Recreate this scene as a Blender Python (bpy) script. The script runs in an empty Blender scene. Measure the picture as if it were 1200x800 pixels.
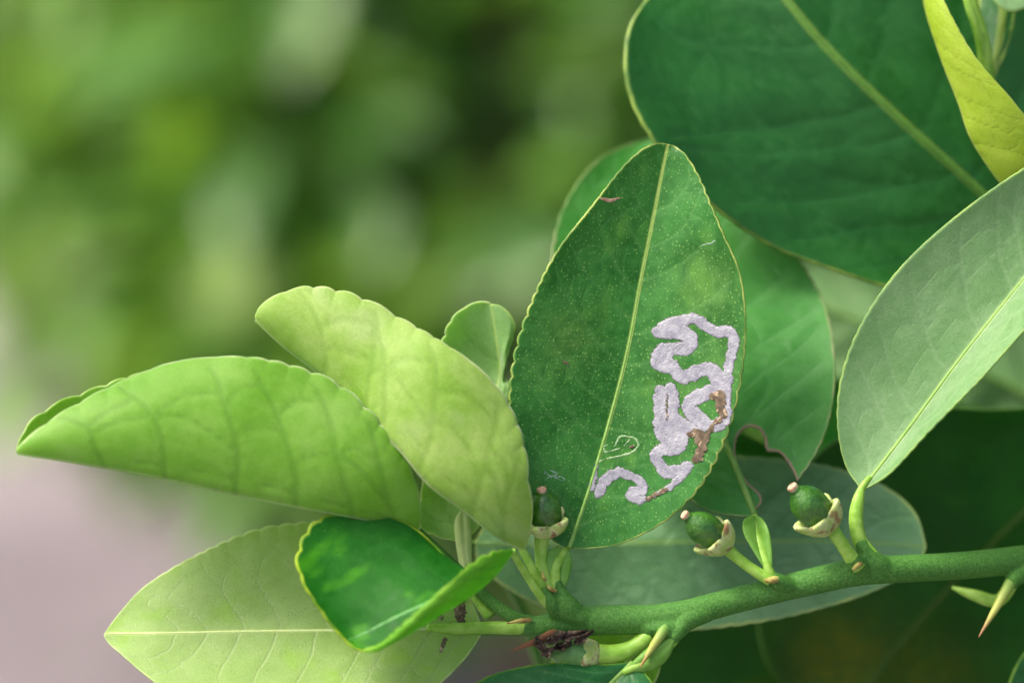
import bpy, math, random
import numpy as np
random.seed(7); rng = np.random.default_rng(11)
scn = bpy.context.scene
COL = scn.collection
# ------------------------------------------------------------------ camera
CAM_H, PITCH, FOCUS, FOC = 1.10, math.radians(14), 0.50, 100.0
cam_d = bpy.data.cameras.new('camera'); cam = bpy.data.objects.new('camera', cam_d); COL.objects.link(cam)
cam.location = (0, 0, CAM_H); cam.rotation_euler = (math.radians(90) - PITCH, 0, 0)
cam_d.lens = FOC; cam_d.sensor_width = 36; cam_d.clip_start = 0.01; cam_d.clip_end = 500
cam_d.dof.use_dof = True; cam_d.dof.focus_distance = FOCUS; cam_d.dof.aperture_fstop = 5.8
scn.camera = cam
# ------------------------------------------------------------------ sky and sun (soft, hazy daylight from the upper left)
SUN_EL, SUN_AZ = math.radians(56), math.radians(-98)      # azimuth from +Y, negative = to the left
w = bpy.data.worlds.new('World'); scn.world = w; w.use_nodes = True
wn = w.node_tree.nodes; wl = w.node_tree.links
sky = wn.new('ShaderNodeTexSky'); sky.sky_type = 'NISHITA'; sky.sun_disc = False
sky.sun_elevation = SUN_EL; sky.sun_rotation = SUN_AZ
sky.air_density = 0.7; sky.dust_density = 6.0; sky.ozone_density = 0.4
bg = wn['Background']; bg.inputs['Strength'].default_value = 0.13
wl.new(sky.outputs[0], bg.inputs[0])
sd = bpy.data.lights.new('sun', 'SUN'); sun = bpy.data.objects.new('sun', sd); COL.objects.link(sun)
sd.energy = 1.5; sd.angle = math.radians(15); sd.color = (1.0, 0.93, 0.80)
from mathutils import Vector
sdir = Vector((math.sin(SUN_AZ) * math.cos(SUN_EL), math.cos(SUN_AZ) * math.cos(SUN_EL), math.sin(SUN_EL)))
sun.rotation_euler = sdir.to_track_quat('Z', 'Y').to_euler(); sun.location = (-2, 2, 4)
scn.view_settings.view_transform = 'Standard'; scn.view_settings.look = 'None'
scn.view_settings.exposure = 1.22; scn.view_settings.gamma = 1.0
scn.render.engine = 'CYCLES'
scn.cycles.max_bounces = 6; scn.cycles.diffuse_bounces = 4; scn.cycles.transmission_bounces = 5

# ------------------------------------------------------------------ picture point + depth (mm behind the focus distance) -> world
FWD = np.array([0, math.cos(PITCH), -math.sin(PITCH)]); UP = np.array([0, math.sin(PITCH), math.cos(PITCH)])
RIGHT = np.array([1.0, 0, 0]); CAM = np.array([0, 0, CAM_H])
def W(p):
    p = np.asarray(p, float); d = FOCUS + p[..., 2] / 1000.0
    X = (p[..., 0] - 600) / 1200 * .36 * d; Y = (400 - p[..., 1]) / 1200 * .36 * d
    return CAM + X[..., None] * RIGHT + Y[..., None] * UP + d[..., None] * FWD
PX = .36 * FOCUS / 1200            # metres per picture unit at the focus distance

def lin(c):                        # sRGB 0-255 -> linear
    return tuple(((v / 255) / 12.92 if v / 255 <= .04045 else ((v / 255 + .055) / 1.055) ** 2.4) for v in c) + (1.0,)

# ------------------------------------------------------------------ objects
class Thing:
    def __init__(s, name, label, cat, loc, group=None):
        s.o = bpy.data.objects.new(name, None); COL.objects.link(s.o); s.loc = np.asarray(loc, float)
        s.o.location = s.loc; s.o.empty_display_size = .01
        s.o['label'] = label; s.o['category'] = cat
        if group: s.o['group'] = group
def mesh(name, V, F, mats, thing=None, parent=None, smooth=True, attrs=None, label=None, kind=None):
    V = np.asarray(V, float)
    if thing is not None: V = V - thing.loc
    me = bpy.data.meshes.new(name); me.from_pydata(V.tolist(), [], F if isinstance(F, list) else F.tolist()); me.update()
    for m in (mats if isinstance(mats, (list, tuple)) else [mats]): me.materials.append(m)
    if smooth: me.polygons.foreach_set('use_smooth', [True] * len(me.polygons))
    for k, a in (attrs or {}).items():
        a = np.asarray(a, float)
        if a.ndim == 1:
            at = me.attributes.new(k, 'FLOAT', 'POINT'); at.data.foreach_set('value', a)
        else:
            at = me.attributes.new(k, 'FLOAT_VECTOR', 'POINT'); at.data.foreach_set('vector', a.ravel())
    o = bpy.data.objects.new(name, me); COL.objects.link(o)
    if parent is not None: o.parent = parent
    elif thing is not None: o.parent = thing.o
    if label: o['label'] = label
    if kind: o['kind'] = kind
    return o

# ------------------------------------------------------------------ materials
class NT:
    def __init__(s, name):
        s.m = bpy.data.materials.new(name); s.m.use_nodes = True; s.t = s.m.node_tree; s.t.nodes.clear()
        s.out = s.n('ShaderNodeOutputMaterial')
    def n(s, typ, **kw):
        nd = s.t.nodes.new(typ)
        for k, v in kw.items(): setattr(nd, k, v)
        return nd
    def set(s, sock, v):
        if hasattr(v, 'is_output'): s.t.links.new(v, sock)
        else: sock.default_value = v
    def math(s, op, a, b=0.0, c=None):
        nd = s.n('ShaderNodeMath', operation=op); s.set(nd.inputs[0], a); s.set(nd.inputs[1], b)
        if c is not None: s.set(nd.inputs[2], c)
        return nd.outputs[0]
    def mrange(s, v, a, b, c=0.0, d=1.0):
        nd = s.n('ShaderNodeMapRange', interpolation_type='SMOOTHSTEP'); s.set(nd.inputs[0], v)
        for i, x in enumerate((a, b, c, d)): s.set(nd.inputs[i + 1], x)
        return nd.outputs[0]
    def mix(s, f, a, b):
        nd = s.n('ShaderNodeMix', data_type='RGBA'); s.set(nd.inputs[0], f); s.set(nd.inputs[6], a); s.set(nd.inputs[7], b)
        return nd.outputs[2]
    def attr(s, k): return s.n('ShaderNodeAttribute', attribute_name=k)
    def noise(s, vec, scale, detail=3, rough=.55):
        nd = s.n('ShaderNodeTexNoise'); nd.inputs['Scale'].default_value = scale; nd.inputs['Detail'].default_value = detail
        nd.inputs['Roughness'].default_value = rough
        if vec is not None: s.set(nd.inputs['Vector'], vec)
        return nd.outputs['Fac']
    def bump(s, h, dist, strength=1.0, prev=None):
        nd = s.n('ShaderNodeBump'); nd.inputs['Strength'].default_value = strength; nd.inputs['Distance'].default_value = dist
        s.set(nd.inputs['Height'], h)
        if prev is not None: s.set(nd.inputs['Normal'], prev)
        return nd.outputs[0]
    def surf(s, sh): s.t.links.new(sh, s.out.inputs[0]); return s.m

def leafmat(name, c1, c2, vein, edge, rough=.42, spec=.4, T=.45, tcol=(150, 190, 40), dots=0.0, dotcol=(150, 190, 90),
            vw=.05, vstr=.5, edgew=.5, midw=.25, bumpd=.00012, stain=None, mid=None, blot=None, sheen=0.0, bignet=0.0, cutrim=None, vsoft=.3, bulge=.00007):
    """c1/c2 mottled blade, vein side veins, edge margin colour; coordinates are millimetres on the leaf"""
    N = NT(name); uv = N.attr('luv').outputs['Vector']
    n1 = N.noise(uv, .10, 3); n2 = N.noise(uv, .55, 4); n3 = N.noise(uv, 3.0, 3)
    f = N.math('ADD', N.math('MULTIPLY', n1, .75), N.math('MULTIPLY', n2, .35))
    col = N.mix(N.mrange(f, .35, .75), lin(c1), lin(c2))
    if stain:
        col = N.mix(N.math('MULTIPLY', N.mrange(N.noise(uv, stain[1], 2), .55, .72), .7), col, lin(stain[0]))
    if blot: col = N.mix(N.math('MULTIPLY', N.attr('blot').outputs['Fac'], N.mrange(n2, .3, .65, .35, 1.0)), col, lin(blot))
    fine = N.n('ShaderNodeMix', data_type='RGBA', blend_type='MULTIPLY'); N.set(fine.inputs[0], .5); N.set(fine.inputs[6], col)
    g = N.n('ShaderNodeCombineColor'); vv = N.mrange(n3, .25, .75, .62, 1.15)
    for i in range(3): N.set(g.inputs[i], vv)
    N.set(fine.inputs[7], g.outputs[0]); col = fine.outputs[2]
    vd = N.math('ADD', N.attr('vein_d').outputs['Fac'], N.math('MULTIPLY', N.math('SUBTRACT', n3, .5), vsoft * .5))
    vm = N.mrange(vd, -.03, vsoft, 1.0, 0.0)
    # fine network between the side veins
    vo = N.n('ShaderNodeTexVoronoi', feature='DISTANCE_TO_EDGE'); vo.inputs['Scale'].default_value = .55
    N.set(vo.inputs['Vector'], uv); net = N.mrange(vo.outputs['Distance'], .0, .10, 1.0, 0.0)
    col = N.mix(N.math('MULTIPLY', vm, vstr), col, lin(vein))
    col = N.mix(N.math('MULTIPLY', net, vstr * .22), col, lin(vein))
    h = N.math('SUBTRACT', N.math('MULTIPLY', n3, .55), N.math('MULTIPLY', vm, min(.5, vstr * 1.5)))
    h = N.math('SUBTRACT', h, N.math('MULTIPLY', net, .06))
    if dots:
        v2 = N.n('ShaderNodeTexVoronoi'); v2.inputs['Scale'].default_value = 1.6; v2.inputs['Randomness'].default_value = .8
        N.set(v2.inputs['Vector'], uv)
        rn = N.n('ShaderNodeSeparateColor'); N.set(rn.inputs[0], v2.outputs['Color'])
        rad = N.mrange(rn.outputs[0], 0, 1, .13, .23)
        dm = N.mrange(N.math('SUBTRACT', v2.outputs['Distance'], rad), -.05, .07, 1.0, 0.0)
        dm = N.math('MULTIPLY', dm, N.mrange(rn.outputs[1], .1, .6, .6, 1.0))
        col = N.mix(N.math('MULTIPLY', dm, dots), col, lin(dotcol)); h = N.math('ADD', h, N.math('MULTIPLY', dm, .5))
    mm = N.mrange(N.attr('mid_d').outputs['Fac'], midw * .5, midw * 1.6, 1.0, 0.0)
    col = N.mix(N.math('MULTIPLY', mm, .7), col, lin(mid or edge))
    en = N.math('ADD', N.attr('edge_d').outputs['Fac'], N.math('MULTIPLY', N.math('SUBTRACT', n2, .5), edgew * .8))
    em = N.mrange(en, edgew * .35, edgew, 1.0, 0.0)
    em = N.math('MULTIPLY', em, N.mrange(N.noise(uv, .25, 2), .35, .65, .25, .9))
    col = N.mix(em, col, lin(edge))
    if cutrim: col = N.mix(N.mrange(N.math('ADD', N.attr('cut_d').outputs['Fac'], N.math('MULTIPLY', N.math('SUBTRACT', n2, .5), .5)), .25, .6, .95, 0), col, lin(cutrim))
    nb = N.bump(N.mrange(N.attr('vein_d').outputs['Fac'], -.1, 2.0), bulge, 1.0); nb = N.bump(h, bumpd, .8, nb)
    P = N.n('ShaderNodeBsdfPrincipled'); N.set(P.inputs['Base Color'], col)
    N.set(P.inputs['Roughness'], N.mrange(n2, .3, .7, rough - .06, rough + .10)); P.inputs['Specular IOR Level'].default_value = spec
    P.inputs['Sheen Weight'].default_value = sheen; P.inputs['Sheen Roughness'].default_value = .45
    N.set(P.inputs['Normal'], nb)
    tr = N.n('ShaderNodeBsdfTranslucent')
    vt = N.math('MULTIPLY', vm, min(.45, vstr * 1.2))
    tc = N.mix(vt, lin(tcol), lin(tuple(int(v * .72) for v in tcol)))
    N.set(tr.inputs['Color'], tc); N.set(tr.inputs['Normal'], nb)
    mx = N.n('ShaderNodeMixShader'); mx.inputs[0].default_value = T
    N.t.links.new(P.outputs[0], mx.inputs[1]); N.t.links.new(tr.outputs[0], mx.inputs[2])
    return N.surf(mx.outputs[0])

def plainmat(name, c1, c2, scale=600, rough=.5, spec=.4, bumpd=.0001, T=0.0, tcol=None, c3=None, c3s=200, c3t=(.55, .65), sss=0):
    N = NT(name); tc = N.n('ShaderNodeTexCoord').outputs['Object']
    n1 = N.noise(tc, scale, 4); n2 = N.noise(tc, scale * 5, 2)
    col = N.mix(N.mrange(n1, .35, .65), lin(c1), lin(c2))
    if c3: col = N.mix(N.mrange(N.noise(tc, c3s, 3), c3t[0], c3t[1]), col, lin(c3))
    P = N.n('ShaderNodeBsdfPrincipled'); N.set(P.inputs['Base Color'], col)
    P.inputs['Roughness'].default_value = rough; P.inputs['Specular IOR Level'].default_value = spec
    h = N.math('ADD', n1, N.math('MULTIPLY', n2, .4)); nb = N.bump(h, bumpd, .7); N.set(P.inputs['Normal'], nb)
    if not T: return N.surf(P.outputs[0])
    tr = N.n('ShaderNodeBsdfTranslucent'); tr.inputs['Color'].default_value = lin(tcol)
    mx = N.n('ShaderNodeMixShader'); mx.inputs[0].default_value = T
    N.t.links.new(P.outputs[0], mx.inputs[1]); N.t.links.new(tr.outputs[0], mx.inputs[2])
    return N.surf(mx.outputs[0])

# ------------------------------------------------------------------ shape helpers
def spline(pts, n=900, per=24):
    P = np.asarray(pts, float)
    if len(P) == 1: return np.repeat(P, n, 0)
    Q = np.vstack([2 * P[0] - P[1], P, 2 * P[-1] - P[-2]]); out = []
    for i in range(1, len(Q) - 2):
        p0, p1, p2, p3 = Q[i - 1:i + 3]
        t1 = max(np.linalg.norm((p1 - p0)[:3]), 1e-6) ** .5; t2 = t1 + max(np.linalg.norm((p2 - p1)[:3]), 1e-6) ** .5
        t3 = t2 + max(np.linalg.norm((p3 - p2)[:3]), 1e-6) ** .5
        t = np.linspace(t1, t2, per, endpoint=False)[:, None]
        a1 = (t1 - t) / t1 * p0 + t / t1 * p1; a2 = (t2 - t) / (t2 - t1) * p1 + (t - t1) / (t2 - t1) * p2
        a3 = (t3 - t) / (t3 - t2) * p2 + (t - t2) / (t3 - t2) * p3
        b1 = (t2 - t) / t2 * a1 + t / t2 * a2; b2 = (t3 - t) / (t3 - t1) * a2 + (t - t1) / (t3 - t1) * a3
        out.append((t2 - t) / (t2 - t1) * b1 + (t - t1) / (t2 - t1) * b2)
    out.append(P[-1:]); C = np.vstack(out)
    s = np.r_[0, np.cumsum(np.linalg.norm(np.diff(C[:, :2], axis=0), axis=1) + 1e-9)]; s /= s[-1]
    tt = np.linspace(0, 1, n)
    return np.stack([np.interp(tt, s, C[:, k]) for k in range(C.shape[1])], 1)

def tube(name, pts, mat, thing, parent=None, ns=18, n=None, flat=1.0, rough=.0, cap=True, label=None, ridges=0, seed=0, world=False, raw=False):
    """pts: (x, y, depth mm, radius in picture units)"""
    n = n or max(8, 8 * len(pts)); C = spline(pts, n)
    Wc = C[:, :3] if world else W(C[:, :3]); r = C[:, 3] if world else C[:, 3] * PX
    T = np.gradient(Wc, axis=0); T /= np.linalg.norm(T, axis=1)[:, None]
    A = np.cross(T, FWD); A /= np.linalg.norm(A, axis=1)[:, None] + 1e-12; B = np.cross(T, A)
    th = np.linspace(0, 2 * math.pi, ns, endpoint=False); rg = np.random.default_rng(seed)
    nz = 1 + rough * rg.normal(size=(n, ns)); nz = (nz + np.roll(nz, 1, 1) + np.roll(nz, -1, 1)) / 3
    nz[1:-1] = (nz[:-2] + nz[1:-1] + nz[2:]) / 3
    if ridges: nz = nz * (1 + .07 * np.cos(ridges * th)[None])
    V = Wc[:, None] + r[:, None, None] * nz[..., None] * (np.cos(th)[None, :, None] * A[:, None] + flat * np.sin(th)[None, :, None] * B[:, None])
    V = V.reshape(-1, 3); F = []
    for i in range(n - 1):
        for j in range(ns):
            k = (j + 1) % ns; F.append((i * ns + j, i * ns + k, (i + 1) * ns + k, (i + 1) * ns + j))
    V = np.vstack([V, Wc[0], Wc[-1]]); a, b = n * ns, n * ns + 1
    for j in range(ns):
        k = (j + 1) % ns; F.append((a, k, j)); F.append((b, (n - 1) * ns + j, (n - 1) * ns + k))
    if raw: return V, F
    al = np.r_[np.repeat(np.linspace(0, 1, n), ns), 0, 1]
    return mesh(name, V, F, mat, thing, parent, label=label, attrs=dict(along=al))

class Leaf:
    def __init__(s, Lp, Mp, Rp, bl=0, br=0, cren=0, ncren=34, wave=0, nv=9, quilt=.08, seed=0, sl=.2, wv=None):
        s.L, s.M, s.R = (spline(p) for p in (Lp, Mp, Rp)); s.tt = np.linspace(0, 1, len(s.M))
        s.bl, s.br, s.cren, s.nc, s.wave, s.nv, s.quilt, s.sl = bl, br, cren, ncren, wave, nv, quilt, sl
        rg = np.random.default_rng(seed); s.ph = rg.uniform(0, 6.28, 8); s.jit = rg.uniform(.7, 1.3, 8)
    def _i(s, C, t): return np.stack([np.interp(t, s.tt, C[:, k]) for k in range(3)], -1)
    def phase(s, t, u):
        v = np.abs(u); side = np.where(u > 0, .47, 0)
        return s.nv * (t - s.sl * v ** 1.25 + .015 * np.sin(9 * t + s.ph[0])) + side
    def pix(s, t, u):
        t = np.clip(t, 0, 1); v = np.abs(u); m = s._i(s.M, t)
        e = np.where((u < 0)[..., None], s._i(s.L, t), s._i(s.R, t)); d = e - m
        p = m + d * v[..., None]
        ln = np.linalg.norm(d[..., :2], axis=-1) + 1e-6; end = np.sin(math.pi / 2 * np.clip(np.minimum(t, 1 - t) * 3.5, 0, 1))
        if s.cren:
            k = np.where(u > 0, 0.3, 0.0); a = s.nc * t + k + .5 * np.sin(5.1 * t * s.jit[0] + s.ph[1]) + .25 * np.sin(23 * t + s.ph[2])
            amp = s.cren * (.55 + .45 * np.sin(9.7 * t + s.ph[3] + 2 * k))
            sc = np.abs(np.sin(math.pi * a)) ** .7 - .6
            p[..., :2] += d[..., :2] / ln[..., None] * (amp * sc * v ** 10 * np.clip(end * 1.5, 0, 1))[..., None]
        b = np.where(u < 0, s.bl, s.br)
        p[..., 2] += b * 4 * v * (1 - v) * end
        p[..., 2] += s.wave * v ** 2 * np.sin(t * 17 * s.jit[1] + np.where(u > 0, s.ph[4], s.ph[5])) * end
        p[..., 2] += s.quilt * np.cos(2 * math.pi * s.phase(t, u)) * 4 * v * (1 - v) * end
        return p
    def pos(s, t, u): return W(s.pix(t, u))
    def normal(s, t, u, e=2e-3):
        a = s.pos(np.clip(t + e, 0, 1), u) - s.pos(np.clip(t - e, 0, 1), u)
        b = s.pos(t, np.clip(u + e, -1, 1)) - s.pos(t, np.clip(u - e, -1, 1))
        n = np.cross(a, b); return s.sgn * n / (np.linalg.norm(n, axis=-1)[..., None] + 1e-15)
    def veins(s, along, hl, hr, t, A, X):
        rg = np.random.default_rng(int(s.ph[6] * 1000)); k = along[-1] / 70; D = np.full(A.shape, 9.0); n = s.nv
        def put(path, side, w0, w1):
            hw = hl if side < 0 else hr; path = np.asarray(path); tt = np.clip(path[:, 0], 0, 1)
            a = np.interp(tt, t, along); x = side * path[:, 1] * np.interp(tt, t, hw); w = np.linspace(w0, w1, len(a)) * k
            for q in range(len(a) - 1):
                dx, dy = a[q + 1] - a[q], x[q + 1] - x[q]; f = np.clip(((A - a[q]) * dx + (X - x[q]) * dy) / (dx * dx + dy * dy + 1e-9), 0, 1)
                np.minimum(D, np.hypot(A - a[q] - f * dx, X - x[q] - f * dy) - (w[q] + (w[q + 1] - w[q]) * f), out=D)
        for side in (-1, 1):
            vs = []
            for i in range(n):
                t0 = (i + .35 + rg.uniform(-.28, .28)) / (n + .5) * .93; sl = s.sl * rg.uniform(.75, 1.25) * (1 - .45 * t0); v = np.linspace(0, .9, 10)
                wig = np.cumsum(rg.normal(size=10)) * .0035; vs.append(np.c_[t0 + sl * v ** 1.25 + wig, v])
            for i, p in enumerate(vs):
                put(p, side, .16, .03)
                if i + 1 < n:
                    q = vs[i + 1]; a, b = p[rg.integers(7, 9)], q[rg.integers(5, 7)]; m = (a + b) / 2 + (.01, .05); put([a, m, b], side, .05, .03)     # arch near the margin
                    a = p[rg.integers(3, 6)]; b = q[rg.integers(3, 6)]; m = a * .5 + b * .5 + (rg.uniform(-.01, .01), rg.uniform(.02, .08)); put([a, m, (m + b) / 2 + (0, .02), b], side, .06, .02)
                    a = p[rg.integers(1, 3)]; b = q[rg.integers(1, 4)]; f = rg.uniform(.4, .8); put([a, a + (b - a) * f * .5 + (0, rg.uniform(.02, .05)), a + (b - a) * f], side, .05, .015)
        return D
    def build(s, thing, mats, face=(-1, 1), nt=200, nu=40, thick=.35, label=None, name='leaf', cut=None, blots=()):
        t = np.linspace(.0015, .9985, nt); h = nu // 2
        q = np.linspace(0, 1, h + 1); q = .65 * q + .35 * np.sin(q * math.pi / 2)
        u = np.r_[-q[::-1], q[1:]]; n2 = len(u)
        T, U = np.meshgrid(t, u, indexing='ij'); V = s.pos(T, U)
        s.sgn = 1; n = s.normal(np.array([.5]), np.array([.5 * face[0]]))[0]; vis = -np.sign(np.dot(n, s.pos(np.array([.5]), np.array([.5 * face[0]]))[0] - CAM))
        s.sgn = 1 if vis * face[1] > 0 else -1
        idx = np.arange(nt * n2).reshape(nt, n2)
        F = np.stack([idx[:-1, :-1], idx[1:, :-1], idx[1:, 1:], idx[:-1, 1:]], -1)
        if s.sgn < 0: F = F[..., ::-1]
        if cut is not None:
            pc = s.pix((T[:-1, :-1] + T[1:, 1:]) / 2, (U[:-1, :-1] + U[1:, 1:]) / 2); F = F[~cut(pc)]
        F = F.reshape(-1, 4)
        m = s.pos(t, np.zeros(nt)); along = np.r_[0, np.cumsum(np.linalg.norm(np.diff(m, axis=0), axis=1))] * 1000
        dm = np.cumsum(np.r_[0, np.zeros(0)])
        seg = np.linalg.norm(np.diff(V, axis=1), axis=2) * 1000
        acc = np.concatenate([np.zeros((nt, 1)), np.cumsum(seg, 1)], 1); mid = acc[:, h:h + 1]; x = acc - mid
        edge = np.minimum(acc, acc[:, -1:] - acc); edge = np.where(U < 0, acc, acc[:, -1:] - acc)
        ecut = np.minimum(edge, 1e3); cd = np.full(edge.shape, 99.0)
        # arc position along the row, in mm, for patterns
        luv = np.stack([along[:, None] + .15 * np.abs(x), x + 37 * s.ph[6], np.full_like(x, s.ph[7] * 9)], -1)
        if cut is not None and hasattr(cut, 'dist'):
            cd = np.maximum(cut.dist(s.pix(T, U)), 0) * PX * 1000
        PXY = s.pix(T, U); bl = np.zeros(T.shape)
        for bx, by, br_, bs in blots: bl = np.maximum(bl, bs * np.exp(-((PXY[..., 0] - bx) ** 2 + (PXY[..., 1] - by) ** 2) / br_ ** 2))
        o = mesh(name, V.reshape(-1, 3), F, mats, thing, label=label, attrs=dict(blot=bl.ravel(), cut_d=cd.ravel(),
            luv=luv.reshape(-1, 3), vein_d=s.veins(along, acc[:, h], acc[:, -1] - acc[:, h], t, np.repeat(along[:, None], n2, 1), x).ravel(), uabs=np.abs(U).ravel(), mid_d=np.abs(x).ravel(), edge_d=ecut.ravel()))
        if cut is not None:
            import bmesh
            bm = bmesh.new(); bm.from_mesh(o.data); bmesh.ops.delete(bm, geom=[v for v in bm.verts if not v.link_faces], context='VERTS'); bm.to_mesh(o.data); bm.free()
        md = o.modifiers.new('thickness', 'SOLIDIFY'); md.thickness = thick / 1000; md.offset = -1
        if len(mats) > 1: md.material_offset = 1
        s.o = o; s.thing = thing; s.thick = thick / 1000
        return o
    def midrib(s, mat, r0=2.4, r1=.7, side=1, t0=0, t1=.985, sink=.35, n=90):
        t = np.linspace(t0, t1, n); c = s.pos(t, np.zeros(n)); nn = s.normal(np.clip(t, .01, .99), np.full(n, 1e-3) * 0 + .01) + s.normal(np.clip(t, .01, .99), np.full(n, -.01))
        nn /= np.linalg.norm(nn, axis=1)[:, None]
        r = (r0 + (r1 - r0) * t) * PX
        c = c + nn * (np.where(side > 0, 0, -s.thick) - side * sink * r)[:, None]
        return tube('midrib', np.c_[c, r], mat, s.thing, s.o, ns=10, n=n, world=True)
    def inv(s, px, half=0):
        """picture points -> (t, u) on the blade"""
        tg = np.linspace(.01, .99, 60); ug = np.linspace(-.98 if half <= 0 else .03, .98 if half >= 0 else -.03, 41); T, U = np.meshgrid(tg, ug, indexing='ij')
        G = s.pix(T, U)[..., :2].reshape(-1, 2); t = np.zeros(len(px)); u = np.zeros(len(px))
        for a in range(0, len(px), 2000):
            d = ((px[a:a + 2000, None] - G[None]) ** 2).sum(-1); k = d.argmin(1); t[a:a + 2000] = T.ravel()[k]; u[a:a + 2000] = U.ravel()[k]
        for _ in range(7):
            p = s.pix(t, u)[:, :2]; e = 1e-4
            a = (s.pix(t + e, u)[:, :2] - p) / e; b = (s.pix(t, u + e)[:, :2] - p) / e; r = px - p
            det = a[:, 0] * b[:, 1] - a[:, 1] * b[:, 0]; det = np.where(np.abs(det) < 1e-6, 1e-6, det)
            t = np.clip(t + np.clip((r[:, 0] * b[:, 1] - r[:, 1] * b[:, 0]) / det, -.05, .05), .002, .998)
            u = np.clip(u + np.clip((a[:, 0] * r[:, 1] - a[:, 1] * r[:, 0]) / det, -.1, .1), -.999 if half <= 0 else .004, .999 if half >= 0 else -.004)
        return t, u
    def patch(s, name, strokes, mat, step=.6, height=.10, base=.03, jag=.8, label=None, seed=1, puff=2.5, grow=0.0, half=0):
        """a film raised from the upper face: union of strokes [(x, y, radius), ...] in picture units"""
        allp = np.vstack([np.asarray(k, float) for k in strokes]); mr = allp[:, 2].max() + 3
        x = np.arange(allp[:, 0].min() - mr, allp[:, 0].max() + mr, step); y = np.arange(allp[:, 1].min() - mr, allp[:, 1].max() + mr, step)
        X, Y = np.meshgrid(x, y, indexing='ij')
        def sdf(X, Y, strokes):
            D = np.full(X.shape, 1e9)
            for st in strokes:
                st = np.asarray(st, float)
                if len(st) == 1: st = np.vstack([st, st + [[.01, 0, 0]]])
                for a, b in zip(st[:-1], st[1:]):
                    d = b[:2] - a[:2]; k = np.clip(((X - a[0]) * d[0] + (Y - a[1]) * d[1]) / (d @ d + 1e-9), 0, 1)
                    D = np.minimum(D, np.hypot(X - a[0] - k * d[0], Y - a[1] - k * d[1]) - (a[2] + (b[2] - a[2]) * k))
            return D
        strokes = [spline(k, 6 * len(k)) if len(k) > 2 else np.asarray(k, float) for k in strokes]
        D = sdf(X, Y, strokes)
        rg = np.random.default_rng(seed); ph = rg.uniform(0, 6.28, 12)
        nz = sum(np.sin(X * fx + Y * fy + p) for fx, fy, p in zip((.9, -.6, .35, 1.5, -1.2, .5), (.5, .95, -.8, -.9, 1.1, 1.4), ph)) / 6
        nl_ = sum(np.sin(X * fx + Y * fy + p) for fx, fy, p in zip((.42, -.3, .15, .55), (.2, .47, -.5, -.33), ph[6:])) / 4
        D = D + jag * (nz * 1.3 + nl_ * 1.5) - grow
        gx, gy = np.gradient(D, step); sn = np.abs(D) < step * .8; g2 = gx ** 2 + gy ** 2 + 1e-6
        X = np.where(sn, X - np.clip(D * gx / g2, -step, step), X); Y = np.where(sn, Y - np.clip(D * gy / g2, -step, step), Y)
        keep = D < step * .8
        q = keep[:-1, :-1] & keep[1:, :-1] & keep[1:, 1:] & keep[:-1, 1:]
        idx = -np.ones(X.shape, int); used = np.zeros(X.shape, bool)
        for a, b in ((slice(None, -1), slice(None, -1)), (slice(1, None), slice(None, -1)), (slice(1, None), slice(1, None)), (slice(None, -1), slice(1, None))): used[a, b] |= q
        idx[used] = np.arange(used.sum())
        F = np.stack([idx[:-1, :-1][q], idx[1:, :-1][q], idx[1:, 1:][q], idx[:-1, 1:][q]], -1)
        px = np.stack([X[used], Y[used]], 1); t, u = s.inv(px, half); dd = -D[used]
        p = s.pos(t, u); n = s.normal(t, u)
        k = np.clip(dd / puff, 0, 1); k = k * k * (3 - 2 * k)
        wr = sum(np.sin(px[:, 0] * fx + px[:, 1] * fy + p) for fx, fy, p in ((.83, .31, 0), (-.37, .71, 1), (.53, -.62, 2.2), (.21, .44, 4), (-1.1, .2, .6))) / 2.5
        V = p + n * ((base + height * k + height * .25 * wr * k) / 1000)[:, None]
        a, b, c = V[F[0][0]], V[F[0][1]], V[F[0][2]]
        if np.dot(np.cross(b - a, c - a), n[F[0][0]]) < 0: F = F[:, ::-1]
        return mesh(name, V, F, mat, s.thing, s.o, label=label, attrs=dict(inside=np.maximum(dd, 0), luv=np.c_[px * PX * 1000, np.zeros(len(px))]))

def lathe(name, a, b, prof, mat, thing, parent=None, ns=28, lobes=0, lob=0.0, ridges=0, ramp=0, label=None, tiltv=None):
    """turned shape on the axis a -> b (picture points); prof: (position along axis 0..1, radius)"""
    A, B = W(np.array([a, b], float)); ax = B - A; L = np.linalg.norm(ax); ax /= L
    e1 = np.cross(ax, FWD); e1 /= np.linalg.norm(e1); e2 = np.cross(ax, e1)
    pr = spline(np.c_[np.asarray(prof, float), np.zeros(len(prof))], 8 * len(prof)); th = np.linspace(0, 2 * math.pi, ns, endpoint=False)
    V = []
    for i, (s, r, _) in enumerate(pr):
        k = np.ones(ns)
        if ridges: k = 1 + ramp * np.cos(ridges * th)
        rr = r * PX * k; off = np.zeros(ns)
        if lobes:
            f = max(0, i / (len(pr) - 1)); m = np.cos(lobes * th + .6) * .5 + .5 * np.cos((lobes - 1) * th + 2)
            wgt = np.exp(-((f - .5) / .22) ** 2); rr = rr * (1 + lob * m * wgt); off = lob * .5 * m * wgt * L
        V.append(A + ax * (s * L) + off[:, None] * ax + rr[:, None] * (np.cos(th)[:, None] * e1 + np.sin(th)[:, None] * e2))
    V = np.vstack(V); n = len(pr); F = []
    for i in range(n - 1):
        for j in range(ns):
            k = (j + 1) % ns; F.append((i * ns + j, i * ns + k, (i + 1) * ns + k, (i + 1) * ns + j))
    F.append(tuple(range(ns))[::-1]); F.append(tuple((n - 1) * ns + j for j in range(ns)))
    return mesh(name, V, F, mat, thing, parent, label=label)

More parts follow.
